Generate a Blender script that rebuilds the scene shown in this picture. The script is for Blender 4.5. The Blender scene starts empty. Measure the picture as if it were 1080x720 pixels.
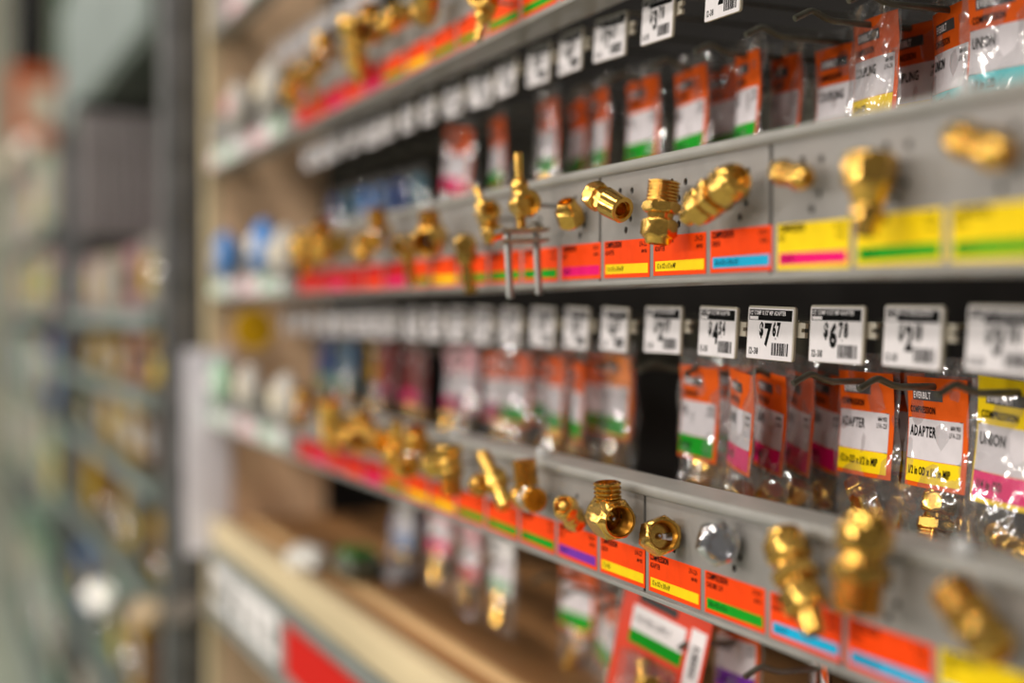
import bpy, bmesh, math, random
from mathutils import Vector, Matrix
random.seed(7)
R = math.radians
sc = bpy.context.scene
col = sc.collection

# ------------------------------------------------------------------ camera
EYE = 1.30
FPX = 1500.0                                  # 50 mm on a 36 mm wide frame of 1080 px
PITCH = math.atan(33 / FPX)
YAW = math.atan(627 / FPX * math.cos(PITCH))  # shelf run vanishes left of the frame
CF = Vector((math.sin(YAW) * math.cos(PITCH), math.cos(YAW) * math.cos(PITCH), -math.sin(PITCH)))
CR = Vector((math.cos(YAW), -math.sin(YAW), 0))
CU = CR.cross(CF)
cam_d = bpy.data.cameras.new('camera')
cam_d.lens = 50; cam_d.sensor_width = 36; cam_d.clip_start = .02
cam_d.dof.use_dof = True
cam_d.dof.focus_distance = 0.855
cam_d.dof.aperture_fstop = 1.9
cam = bpy.data.objects.new('camera', cam_d); col.objects.link(cam)
cam.matrix_world = Matrix(((CR.x, CU.x, -CF.x, 0), (CR.y, CU.y, -CF.y, 0), (CR.z, CU.z, -CF.z, EYE), (0, 0, 0, 1)))
sc.camera = cam
# ------------------------------------------------------------------ world, lamps, exposure
w = bpy.data.worlds.new('store_air'); sc.world = w; w.use_nodes = True
w.node_tree.nodes['Background'].inputs[0].default_value = (1.0, .95, .90, 1)
w.node_tree.nodes['Background'].inputs[1].default_value = 0.14
def lamp(x, y, z, sx, sy, power, colr=(1, .93, .84)):
    l = bpy.data.lights.new('ceiling_lamp', 'AREA'); l.shape = 'RECTANGLE'; l.size = sx; l.size_y = sy
    l.energy = power; l.color = colr
    o = bpy.data.objects.new('ceiling_lamp', l); col.objects.link(o); o.location = (x, y, z)
def fill_lamp(x, y, z, power, rad=.22):
    l = bpy.data.lights.new('added_fill_lamp', 'POINT'); l.energy = power; l.shadow_soft_size = rad; l.color = (1, .93, .85)
    o = bpy.data.objects.new('added_fill_lamp', l); col.objects.link(o); o.location = (x, y, z)
for yy in (-1.6, 0.4, 2.4, 4.6, 7.0, 9.6):
    lamp(-.95, yy, 3.9, .35, 1.3, 30 if yy < 3 else 14)          # strip lamps over this aisle
for yy in (-3.2, -.2, 2.8, 5.8, 8.8):
    fill_lamp(-4.2, yy, 3.5, 120 if yy < 4 else 60)               # added unseen fill lamps: low-angle light for the tags under the rails
    fill_lamp(-8.6, yy + 1.2, 3.1, 420, .3)
vs = sc.view_settings
vs.view_transform = 'Standard'; vs.look = 'None'; vs.gamma = 1; vs.exposure = 0.0; vs.use_curve_mapping = False
sc.cycles.use_denoising = True
sc.cycles.transparent_max_bounces = 24
sc.cycles.max_bounces = 10

# ------------------------------------------------------------------ helpers
def P(px, py, X):
    """point of the plane x = X seen at pixel (px, py)"""
    d = CF * FPX + CR * (px - 540) - CU * (py - 360)
    return Vector((0, 0, EYE)) + d * (X / d.x)
def S(px, X):
    return P(px, 327, X).y
def lin(c):
    c = c / 255
    return c / 12.92 if c <= .04045 else ((c + .055) / 1.055) ** 2.4
MATS = {}
def mat(name, rgb, rough=.5, metal=0., var=.06, scale=60, bump=0., spec=.4, bscale=None, stretch=None):
    if name in MATS: return MATS[name]
    m = bpy.data.materials.new(name); m.use_nodes = True
    nt = m.node_tree; b = nt.nodes['Principled BSDF']
    c = tuple(lin(v) for v in rgb)
    tc = nt.nodes.new('ShaderNodeTexCoord')
    mp = nt.nodes.new('ShaderNodeMapping'); nt.links.new(tc.outputs['Object'], mp.inputs[0])
    if stretch: mp.inputs['Scale'].default_value = stretch
    n = nt.nodes.new('ShaderNodeTexNoise'); n.inputs['Scale'].default_value = scale; n.inputs['Detail'].default_value = 3
    nt.links.new(mp.outputs[0], n.inputs['Vector'])
    r = nt.nodes.new('ShaderNodeValToRGB')
    r.color_ramp.elements[0].position = .3; r.color_ramp.elements[1].position = .7
    r.color_ramp.elements[0].color = tuple(v * (1 - var * 1.6) for v in c) + (1,)
    r.color_ramp.elements[1].color = tuple(min(1, v * (1 + var)) for v in c) + (1,)
    nt.links.new(n.outputs['Fac'], r.inputs[0]); nt.links.new(r.outputs[0], b.inputs['Base Color'])
    b.inputs['Roughness'].default_value = rough; b.inputs['Metallic'].default_value = metal
    b.inputs['Specular IOR Level'].default_value = spec
    if bump:
        n2 = nt.nodes.new('ShaderNodeTexNoise'); n2.inputs['Scale'].default_value = bscale or scale * 3
        nt.links.new(mp.outputs[0], n2.inputs['Vector'])
        bp = nt.nodes.new('ShaderNodeBump'); bp.inputs['Strength'].default_value = bump; bp.inputs['Distance'].default_value = .002
        nt.links.new(n2.outputs['Fac'], bp.inputs['Height']); nt.links.new(bp.outputs[0], b.inputs['Normal'])
    MATS[name] = m
    return m
def clear_mat(name, tint, gloss, haze, rough=.1, bscale=90, bdist=.004):
    m = bpy.data.materials.new(name); m.use_nodes = True
    nt = m.node_tree; nt.nodes.remove(nt.nodes['Principled BSDF']); out = nt.nodes['Material Output']
    tr = nt.nodes.new('ShaderNodeBsdfTransparent'); tr.inputs[0].default_value = tint + (1,)
    gl = nt.nodes.new('ShaderNodeBsdfGlossy'); gl.inputs['Roughness'].default_value = rough
    df = nt.nodes.new('ShaderNodeBsdfDiffuse'); df.inputs[0].default_value = (.9, .9, .9, 1)
    tc = nt.nodes.new('ShaderNodeTexCoord')
    n = nt.nodes.new('ShaderNodeTexNoise'); n.inputs['Scale'].default_value = bscale; n.inputs['Detail'].default_value = 2
    nt.links.new(tc.outputs['Object'], n.inputs['Vector'])
    bp = nt.nodes.new('ShaderNodeBump'); bp.inputs['Strength'].default_value = .8; bp.inputs['Distance'].default_value = bdist
    nt.links.new(n.outputs['Fac'], bp.inputs['Height'])
    for g in (gl, df): nt.links.new(bp.outputs[0], g.inputs['Normal'])
    lw = nt.nodes.new('ShaderNodeLayerWeight'); lw.inputs['Blend'].default_value = .35
    nt.links.new(bp.outputs[0], lw.inputs['Normal'])
    ml = nt.nodes.new('ShaderNodeMath'); ml.operation = 'MULTIPLY_ADD'; ml.inputs[1].default_value = gloss; ml.inputs[2].default_value = .03
    nt.links.new(lw.outputs['Facing'], ml.inputs[0])
    m1 = nt.nodes.new('ShaderNodeMixShader'); m1.inputs[0].default_value = haze
    nt.links.new(tr.outputs[0], m1.inputs[1]); nt.links.new(df.outputs[0], m1.inputs[2])
    m2 = nt.nodes.new('ShaderNodeMixShader'); nt.links.new(ml.outputs[0], m2.inputs[0])
    nt.links.new(m1.outputs[0], m2.inputs[1]); nt.links.new(gl.outputs[0], m2.inputs[2])
    nt.links.new(m2.outputs[0], out.inputs['Surface'])
    MATS[name] = m
    return m
BRASS = mat('brass', (232, 184, 92), .2, 1, .10, 300, .008)
BRASS_D = mat('brass_darker', (214, 160, 72), .24, 1, .12, 300, .01)
CHROME = mat('chrome', (225, 225, 228), .12, 1, .04, 200)
STEEL = mat('steel', (176, 176, 172), .35, 1, .1, 200)
PAINT = mat('grey_shelf_paint', (138, 134, 130), .42, .0, .07, 35, .03, bscale=400)
PAINT_L = mat('grey_lip_paint', (148, 146, 141), .36, .0, .05, 35)
BLACKM = mat('black_hook_wire', (104, 102, 90), .35, .5, .1, 200)
WHITE = mat('white_paper', (246, 240, 243), .6, 0, .02, 200)
TAGP = mat('tag_holder_plastic', (196, 186, 168), .35, 0, .04, 100)
INK = mat('black_ink', (12, 12, 12), .7, 0, 0, 100, spec=.08)
INKS = mat('soft_ink', (70, 20, 8), .55, 0, 0, 100)
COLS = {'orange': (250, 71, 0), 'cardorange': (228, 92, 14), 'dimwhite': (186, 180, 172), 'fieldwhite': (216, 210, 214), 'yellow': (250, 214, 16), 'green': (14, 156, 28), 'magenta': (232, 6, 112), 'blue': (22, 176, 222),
        'purple': (120, 50, 170), 'red': (206, 22, 12), 'white': (240, 236, 236), 'palegreen': (168, 206, 176), 'pink': (226, 170, 176),
        'teal': (20, 96, 118), 'amber': (246, 136, 20), 'cream': (232, 220, 196), 'plum': (140, 24, 76), 'navy': (24, 60, 120), 'cyan': (96, 200, 206),
        'skyblue': (88, 140, 205), 'leaf': (70, 140, 60), 'mustard': (224, 172, 8), 'brown': (112, 74, 48), 'grey': (140, 140, 136), 'darkred': (120, 26, 20)}
def cmat(c): return mat('print_' + c, COLS[c], .6, 0, .03, 120, spec=.12)
CLEAR = clear_mat('clear_bag_plastic', (.95, .95, .95), .40, .06, .10, 45, .0035)
CLEAR_T = clear_mat('clear_knob_plastic', (.9, .92, .92), .5, .35, .08, 20, .001)

def link(name, data, parent=None, m=None):
    o = bpy.data.objects.new(name, data); col.objects.link(o)
    if m is not None and data is not None and not data.materials: data.materials.append(m)
    if parent is not None: o.parent = parent
    return o
def thing(name, label, cat, loc=(0, 0, 0), group=None, mtx=None):
    o = bpy.data.objects.new(name, None); col.objects.link(o); o.empty_display_size = .02
    if mtx is not None: o.matrix_world = mtx
    else: o.location = loc
    return tag(o, label, cat, group)
def tag(o, label, cat, group=None):
    o['label'] = label; o['category'] = cat
    if group: o['group'] = group
    return o
def struct(o): o['kind'] = 'structure'; return o
def mesh(name, v, f, smooth=False, ang=32):
    me = bpy.data.meshes.new(name); me.from_pydata([tuple(p) for p in v], [], f); me.update()
    if smooth:
        me.shade_smooth(); me.set_sharp_from_angle(angle=R(ang))
    return me
def boxdata(x0, x1, y0, y1, z0, z1):
    v = [(x, y, z) for x in (x0, x1) for y in (y0, y1) for z in (z0, z1)]
    f = [(0, 1, 3, 2), (4, 6, 7, 5), (0, 4, 5, 1), (2, 3, 7, 6), (0, 2, 6, 4), (1, 5, 7, 3)]
    return v, f
def box(name, x0, x1, y0, y1, z0, z1, m, parent=None, bev=0., seg=2):
    v, f = boxdata(x0, x1, y0, y1, z0, z1)
    me = mesh(name, v, f)
    if bev:
        bm = bmesh.new(); bm.from_mesh(me)
        bmesh.ops.bevel(bm, geom=bm.edges[:], offset=bev, segments=seg, affect='EDGES', profile=.6)
        bm.to_mesh(me); bm.free(); me.shade_smooth(); me.set_sharp_from_angle(angle=R(35))
    return link(name, me, parent, m)
def merge(parts):
    V, F = [], []
    for v, f in parts:
        n = len(V); V += [tuple(p) for p in v]; F += [tuple(i + n for i in q) for q in f]
    return V, F
def rect(x0, x1, y0, y1, z=0.):
    return [(x0, y0, z), (x1, y0, z), (x1, y1, z), (x0, y1, z)], [(0, 1, 2, 3)]
def slab(x0, x1, y0, y1, z0, z1): return boxdata(x0, x1, y0, y1, z0, z1)
def PANEL(loc, yaw=0., pitch=0., roll=0.):
    """frame facing the aisle: local x runs to the right of a shopper, y up, z out of the shelf"""
    m = Matrix(((0, 0, -1, 0), (-1, 0, 0, 0), (0, 1, 0, 0), (0, 0, 0, 1)))
    return Matrix.Translation(loc) @ m @ Matrix.Rotation(yaw, 4, 'Y') @ Matrix.Rotation(pitch, 4, 'X') @ Matrix.Rotation(roll, 4, 'Z')

# ---- lettering: every glyph is turned into a mesh once
GL = {}
def glyphs(chars):
    cu = bpy.data.curves.new('glyph', 'FONT'); cu.resolution_u = 2; cu.fill_mode = 'FRONT'
    o = bpy.data.objects.new('glyph', cu); col.objects.link(o)
    for bold in (0, 1, 2):
        cu.offset = (.004, .028, .05)[bold]
        for ch in chars:
            cu.body = ch
            bpy.context.view_layer.update()
            me = o.evaluated_get(bpy.context.evaluated_depsgraph_get()).to_mesh()
            v = [tuple(p.co) for p in me.vertices]; f = [tuple(q.vertices) for q in me.polygons]
            x0 = min(p[0] for p in v); x1 = max(p[0] for p in v)
            GL[ch, bold] = ([(p[0] - x0, p[1], 0) for p in v], f, x1 - x0)
    bpy.data.objects.remove(o); bpy.data.curves.remove(cu)
glyphs('ABCDEFGHIJKLMNOPQRSTUVWXYZ0123456789$/-."abcdefghijklmnopqrstuvwxyz')
def text(s, x, y, size, sx=.62, bold=0, z=0., right=False):
    """mesh data of a line of text with cap height about .7 * size"""
    parts = []; cx = 0
    for ch in s:
        if ch == ' ': cx += .28; continue
        v, f, wd = GL[ch, bold]
        parts.append(([((p[0] + cx) * size * sx, p[1] * size, 0) for p in v], f)); cx += wd + .10
    tot = (cx - .1) * size * sx
    V, F = merge(parts)
    off = x - tot if right else x
    return [(p[0] + off, p[1] + y, z) for p in V], F

# ---- turned and hexagonal brass work
def rings(profile, N=36):
    """profile: (z, r, across_flats or 0); radius is the smaller of circle r and hexagon"""
    V, F = [], []
    for (z, r, af) in profile:
        for k in range(N):
            a = 2 * math.pi * k / N
            rr = r
            if af:
                t = (a + math.pi / 6) % (math.pi / 3) - math.pi / 6
                rr = min(r, af / 2 / math.cos(t))
            V.append((rr * math.cos(a), rr * math.sin(a), z))
    for i in range(len(profile) - 1):
        for k in range(N):
            F.append((i * N + k, i * N + (k + 1) % N, (i + 1) * N + (k + 1) % N, (i + 1) * N + k))
    return V, F
def e(z, r, af=0): return (z, max(r, 1e-5), af)
def _bore(z1, rin, depth):
    s = -1 if depth > 0 else 1
    return [e(z1, rin), e(z1 - depth, rin * .94), e(z1 - depth, 0)]
def nut(z0, z1, af, rin=0, depth=.008, rin0=0, N=36):
    c = min(.0022, (z1 - z0) * .2); ap = af / 2
    p = [e(z0 + depth, 0), e(z0 + depth, rin0 * .9), e(z0, rin0)] if rin0 else [e(z0, 0)]
    p += [e(z0, ap * .93), e(z0 + c * .25, ap * 1.0, af), e(z0 + c * .6, ap * 1.07, af), e(z0 + c, ap * 1.2, af), e(z1 - c, ap * 1.2, af), e(z1 - c * .6, ap * 1.07, af), e(z1 - c * .25, ap, af), e(z1, ap * .93)]
    p += _bore(z1, rin, depth) if rin else [e(z1, 0)]
    return rings(p, N)
def cyl(z0, z1, r, rin=0, depth=.008, r0=None, N=32, b=.0005):
    r0 = r0 or r
    p = [e(z0, 0), e(z0, r0 - b), e(z0 + b, r0), e(z1 - b, r), e(z1, r - b)]
    p += _bore(z1, rin, depth) if rin else [e(z1, 0)]
    return rings(p, N)
def collar(z0, z1, ro, ri, N=36): return rings([e(z0, ri), e(z0, ro * 1.06), e(z1 - .0005, ro), e(z1, ro - .0005), e(z1, ri + .0003), e(z0, ri)], N)
def thr(z0, z1, r, rin=0, pitch=.0022, depth=.012, N=32):
    p = [e(z0, 0), e(z0, r * .9)]; n = int((z1 - z0) / pitch); d = (z1 - z0) / n
    for i in range(n):
        z = z0 + i * d
        p += [e(z + d * .04, r * .84), e(z + d * .34, r), e(z + d * .70, r), e(z + d * .98, r * .84)]
    p += [e(z1, r * .86)]
    p += _bore(z1, rin, depth) if rin else [e(z1, 0)]
    return rings(p, N)
def inthr(z0, z1, r, N=36):
    n = int((z1 - z0) / .0016); d = (z1 - z0) / n; p = [e(z0, r)]
    for i in range(n): p += [e(z0 + d * (i + .45), r * .90), e(z0 + d * (i + 1), r)]
    return rings(p, N)
def ball(z, r, N=28, squash=1.):
    return rings([e(z + squash * r * math.sin(a), r * math.cos(a)) for a in [R(-90 + 15 * i) for i in range(13)]], N)
def rot(data, m):
    v, f = data
    return [tuple(m @ Vector(p)) for p in v], f
TOX = Matrix.Rotation(R(90), 4, 'Y')      # z -> x
TOMX = Matrix.Rotation(R(-90), 4, 'Y')
TOMZ = Matrix.Rotation(R(180), 4, 'Y')
def X(d): return rot(d, TOX)
def MX(d): return rot(d, TOMX)
def MZ(d): return rot(d, TOMZ)
def tube(pts, r, N=8):
    pts = [Vector(p) for p in pts]; V, F = [], []
    for i, p in enumerate(pts):
        t = (pts[min(i + 1, len(pts) - 1)] - pts[max(i - 1, 0)]).normalized()
        u = t.cross(Vector((0, 0, 1)) if abs(t.z) < .9 else Vector((0, 1, 0))).normalized(); w_ = t.cross(u)
        for k in range(N):
            a = 2 * math.pi * k / N
            V.append(p + u * r * math.cos(a) + w_ * r * math.sin(a))
    for i in range(len(pts) - 1):
        for k in range(N):
            F.append((i * N + k, i * N + (k + 1) % N, (i + 1) * N + (k + 1) % N, (i + 1) * N + k))
    F += [tuple(range(N)), tuple(range(len(V) - N, len(V)))]
    return V, F
def sh(dx, dy, d): return [(p[0] + dx, p[1] + dy, p[2]) for p in d[0]], d[1]
def sph(c, r): return [(p[0] + c[0], p[1] + c[1], p[2] + c[2]) for p in ball(0, r)[0]], ball(0, r)[1]

KINDS = {
 # thread up, hexagon collar, compression nut down
 'threaded_adapter': [('threaded_end', thr(.0068, .0200, .0103, .0072), 0), ('hex_collar', nut(-.0006, .0070, .0212), 0),
     ('neck', cyl(-.0050, -.0004, .0086, r0=.0078), 0), ('compression_nut', nut(-.0165, -.0042, .0204), 0), ('sleeve', MZ(cyl(.0160, .0202, .0078, .0062, .01, r0=.0092)), 0)],
 'female_adapter': [('compression_nut', nut(-.0200, -.0085, .0190), 0), ('neck', cyl(-.0088, -.0030, .0072, r0=.0080), 0),
     ('hex_collar', nut(-.0050, .0020, .0180), 0), ('female_socket', cyl(.0010, .0190, .0095, .0064, .013, r0=.0102), 0), ('thread_lining', cyl(.004, .0165, .0062, .0050, .008), 1)],
 'large_union': [('tube_stub', cyl(-.0350, -.0220, .0064, r0=.0058), 0), ('rear_nut', nut(-.0235, -.0100, .0205), 0), ('neck', cyl(-.0105, -.0060, .0082), 1),
     ('hex_collar', nut(-.0066, .0010, .0216), 0), ('neck', cyl(.0008, .0055, .0086), 1), ('front_nut', nut(.0050, .0185, .0212), 0), ('sleeve', cyl(.0180, .0222, .0090, .0066, .010, r0=.0099), 0), ('ferrule', cyl(.012, .0205, .0062, .0036, .006), 1)],
 'small_coupling': [('end_cone', cyl(-.0215, -.0150, .0062, r0=.0044), 0), ('rear_nut', nut(-.0160, -.0060, .0142), 0), ('hex_collar', nut(-.0060, .0030, .0128), 1),
     ('front_nut', nut(.0040, .0140, .0142), 0), ('sleeve', cyl(.0135, .0185, .0052, .0036, .008, r0=.0064), 0)],
 'reducer': [('compression_nut', nut(-.0190, -.0030, .0215, rin0=.008), 0), ('shoulder', cyl(-.0034, .0045, .0070, r0=.0100), 0), ('narrow_nut', nut(.0040, .0130, .0125), 0), ('sleeve', cyl(.0125, .0185, .0050, .0036, .008, r0=.0058), 0)],
 'short_nut': [('hex_nut', nut(-.0090, .0030, .0170), 0), ('sleeve', cyl(.0025, .0085, .0062, .0045, .008, r0=.0078), 0)],
 'open_nut': [('hex_nut', nut(-.0085, .0085, .0208, .0086, .0110), 0), ('rivet', ball(-.0005, .0019), 2), ('thread_lining', inthr(-.0024, .0074, .0085), 4), ('tie_strip', boxdata(-.0080, -.0010, -.0016, .0016, -.0024, -.0012), 5)],
 'cap_nut': [('hex_nut', nut(-.0080, .0060, .0215, .0080, .003), 2), ('hex_recess', nut(-.0050, .0050, .0105), 2), ('cap_rim', collar(.0055, .0082, .0092, .0076), 2)],
 'hex_elbow': [('threaded_end', thr(.0080, .0210, .0082, .0060), 0), ('elbow_body', sph((-.005, 0, .001), .0098), 0), ('hex_socket', X(nut(-.0090, .0125, .0222, .0088, .0120)), 0), ('socket_rim', X(collar(.0118, .0160, .0100, .0086)), 0), ('rivet', sph((.0062, 0, 0), .002), 2), ('thread_lining', X(inthr(.0012, .0150, .0087)), 4)],
 'nut_elbow': [('compression_nut', X(nut(.0050, .0200, .0206, .0065, .006)), 0), ('sleeve', X(cyl(.0195, .0230, .0076, .0058, .008, r0=.0090)), 0), ('elbow_body', sph((0, 0, 0), .0108), 0), ('hex_collar', MZ(nut(.0040, .0120, .0196)), 0), ('threaded_end', MZ(thr(.0115, .0270, .0092, .0065)), 0), ('top_nut', nut(.004, .0150, .0205), 0)],
 'plug_elbow': [('elbow_body', sph((0, 0, 0), .0082), 0), ('hex_nut', X(nut(.0030, .0125, .0165, .0068, .004)), 0), ('plug', [(p[0] + .0105, p[1], p[2]) for p in ball(0, .0048)[0]] and ([(p[0] + .0105, p[1], p[2]) for p in ball(0, .0048)[0]], ball(0, .0048)[1]), 0), ('threaded_end', thr(.0060, .0150, .0066), 0), ('rear_nut', MX(nut(.0030, .0130, .0155)), 0)],
 'tee': [('elbow_body', sph((0, 0, 0), .0078), 0), ('threaded_end', thr(.0050, .0235, .0078, .0055), 0), ('front_socket', X(cyl(.0050, .0170, .0078, .0052, .0062)), 1), ('hex_nut', X(nut(.0030, .0100, .0160)), 2), ('rear_nut', MX(nut(.0050, .0150, .0150)), 0)],
 'angle_stop': [('body', cyl(-.0180, .0100, .0058), 0), ('hex_nut', nut(-.0070, .0060, .0160), 0), ('outlet', X(cyl(.0030, .0190, .0056, .0038, .008)), 0), ('outlet_nut', X(nut(.0080, .0160, .0140)), 0), ('stem', cyl(.0090, .0230, .0052), 0), ('sleeve', cyl(-.0220, -.0150, .0070), 0)],
 'saddle_valve': [('stem', cyl(.0100, .0360, .0028), 0), ('stem_collar', ball(.0125, .0064), 0), ('valve_body', cyl(-.0060, .0110, .0060), 0), ('outlet', X(cyl(.0010, .0170, .0092, .0048, .006)), 0), ('outlet_nut', X(nut(.0020, .0105, .0185)), 0), ('lower_stem', cyl(-.0160, -.0050, .0032), 1),
     ('clamp_plate', boxdata(-.0090, .0090, -.0170, .0170, -.0190, -.0165), 3), ('clamp_plate', boxdata(-.0090, .0090, -.0170, .0170, -.0260, -.0238), 3), ('screw_shaft', sh(0, -.0105, cyl(-.0640, -.0160, .0026)), 3), ('screw_shaft', sh(0, .0105, cyl(-.0620, -.0160, .0026)), 3), ('screw_head', sh(0, .0105, ball(-.0150, .0052, squash=.7)), 3)],
 'needle_valve': [('stem', cyl(.0080, .0260, .0028), 0), ('stem_collar', ball(.0090, .0062), 0), ('valve_body', nut(-.0110, .0080, .0135), 0), ('outlet', X(cyl(.0020, .0160, .0082, .0046, .010)), 0), ('lower_nut', MZ(nut(.0080, .0180, .0150)), 0)],
 'stem_valve': [('stem', MZ(cyl(.0050, .0330, .0046, .003)), 0), ('stem_collar', MZ(nut(.0040, .0120, .0130)), 0), ('valve_body', ball(0, .0080), 0), ('outlet', X(cyl(.0030, .0180, .0062, .0040, .008)), 0), ('ball_end', sph((-.0110, 0, .0020), .0055), 0), ('rear_nut', MX(nut(.003, .010, .013)), 0)],
}
KMESH = {}
PM = [BRASS, BRASS_D, CHROME, STEEL, mat('brass_bore_shade', (190, 130, 48), .34, 1, .1, 300), WHITE]  # bore threads get a darker brass: shade inside the sockets put into colour
def kind_meshes(kind, allm=None):
    key = (kind, allm.name if allm else '')
    if key not in KMESH:
        L = []
        for nm, (v, f), mi in KINDS[kind]:
            me = mesh(nm, v, f, True, 30); me.materials.append(allm or PM[mi]); L.append((nm, me))
        KMESH[key] = L
    return KMESH[key]
ORDER = {}
def fitting(name, kind, px, py, beta, tau, off, label, second=None, scale=1., group=None, allm=None, Xp=None):
    Xp = Xp or DR
    c = P(px, py, Xp - off)
    dirv = lambda b, t: Vector((-math.sin(R(t)), -math.cos(R(t)) * math.cos(R(b)), math.cos(R(t)) * math.sin(R(b))))
    a = dirv(beta, tau)
    b = dirv(*second) if second else Vector((-1, 0, .2))
    b = (b - b.dot(a) * a).normalized(); y = a.cross(b)
    m = Matrix(((b.x, y.x, a.x, c.x), (b.y, y.y, a.y, c.y), (b.z, y.z, a.z, c.z), (0, 0, 0, 1))) @ Matrix.Scale(scale, 4)
    t = thing(name, label, 'pipe fitting', group=group, mtx=m)
    for nm, me in kind_meshes(kind, allm): link(nm, me, t)
    # cable tie that holds it on the rail
    inv = m.inverted()
    tie = tube([inv @ Vector((c.x + .004, c.y, c.z)), inv @ Vector((Xp + .001, c.y, c.z))], .0016 / scale, 6)
    link('cable_tie', mesh('cable_tie', *tie), t, STEEL)
    return t

# ------------------------------------------------------------------ measured layout of the rack
DR = .411            # face of the sample rails
DT = .475            # plane of the price tags
XB = .78             # peg board behind the hooks
S0, S1 = .12, 2.17   # run of the bay
PITCHL = .067
ZA, ZB, ZC, ZD = (EYE + .0165, EYE + .0935), (EYE - .1750, EYE - .1063), (EYE + .2090, EYE + .2840), (EYE + .4100, EYE + .4850)

# ------------------------------------------------------------------ setting
FLOOR = mat('polished_concrete', (176, 184, 168), .3, 0, .12, 2.5, .02)
struct(box('floor', -3, 3.5, -2.5, 16, -.06, 0, FLOOR))
PEG = mat('dark_peg_board', (18, 15, 13), .9, 0, .15, 30)
pb = struct(box('wall_right', XB, XB + .02, S0 - .3, S1 + .03, .25, 2.6, PEG))
TAN = mat('tan_side_panel', (244, 206, 168), .6, 0, .10, 14, .05, stretch=(1, 1, .15))
CREAMW = mat('cream_wood', (222, 202, 162), .55, 0, .12, 16, .06, stretch=(1, .12, 1))
BROWNW = mat('brown_board', (168, 120, 73), .6, 0, .2, 14, .06, stretch=(1, .12, 1))
BROWNL = mat('tan_board', (232, 192, 138), .6, 0, .16, 14, .06, stretch=(1, .12, 1))
METG = mat('grey_price_channel', (134, 140, 136), .4, .3, .08, 30)

# ------------------------------------------------------------------ sample rails
LW, LH = .0620, .0236
LMESH = {}
def label_mesh(style):
    """returns list of (name, mesh) for one adhesive label; local origin at its lower left corner"""
    base, band, word, code, size = style
    if style in LMESH: return LMESH[style]
    ink = INK
    body = mesh('label', *slab(0, LW, 0, LH, 0, .00025)); body.materials.append(cmat(base))
    bd = mesh('colour_band', *slab(.0025, LW - .0020, .0026, .0086, .0002, .00035)); bd.materials.append(cmat(band))
    parts = [text('COMPRESSION', .0020, .0193, .0052, .60, 1), text(word, .0020, .0146, .0046, .60, 0)]
    cp = mesh('code_print', *merge([text(code, LW - .0035, .0190, .0044, .58, 0, z=.00045, right=True), text('684 953', LW - .0035, .0150, .0030, .62, 1, z=.00045, right=True)])); cp.materials.append(ink)
    sz = mesh('size_print', *text(size, .0050, .0042, .0044, .58, 0, z=.00045)); sz.materials.append(ink)
    lt = mesh('lettering', *merge([([(p[0], p[1], .00045) for p in v], f) for v, f in parts])); lt.materials.append(ink)
    LMESH[style] = (body, bd, lt, sz, cp)
    return LMESH[style]
HOLEP = [(.024, .0300), (.040, .0290), (.032, .0200), (.038, .0120), (.032, .0050)]
def plate_mesh(wd, hgt, nlab, lead, ltop):
    bm = bmesh.new(); ed = []
    def loop(pts):
        vs_ = [bm.verts.new((x, y, 0)) for x, y in pts]
        for i in range(len(vs_)): ed.append(bm.edges.new((vs_[i], vs_[(i + 1) % len(vs_)])))
    loop([(0, 0), (wd, 0), (wd, hgt), (0, hgt)])
    for k in range(nlab):
        for hx, hy in HOLEP:
            cx, cy = lead + k * PITCHL + hx, ltop + hy
            if cy > hgt - .008: continue
            loop([(cx + .0023 * math.cos(a * math.pi / 5), cy + .0023 * math.sin(a * math.pi / 5)) for a in range(10)])
    bmesh.ops.triangle_fill(bm, use_beauty=True, use_dissolve=False, edges=ed)
    bmesh.ops.recalc_face_normals(bm, faces=bm.faces[:])
    for f in bm.faces:
        if f.normal.z < 0: f.normal_flip()
    me = bpy.data.meshes.new('plate'); bm.to_mesh(me); bm.free(); me.materials.append(PAINT)
    return me
def extrude_profile(prof, y0, y1):
    n = len(prof); V = [(x, y0, z) for x, z in prof] + [(x, y1, z) for x, z in prof]
    F = [(i, i + 1, n + i + 1, n + i) for i in range(n - 1)]
    return V, F
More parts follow.
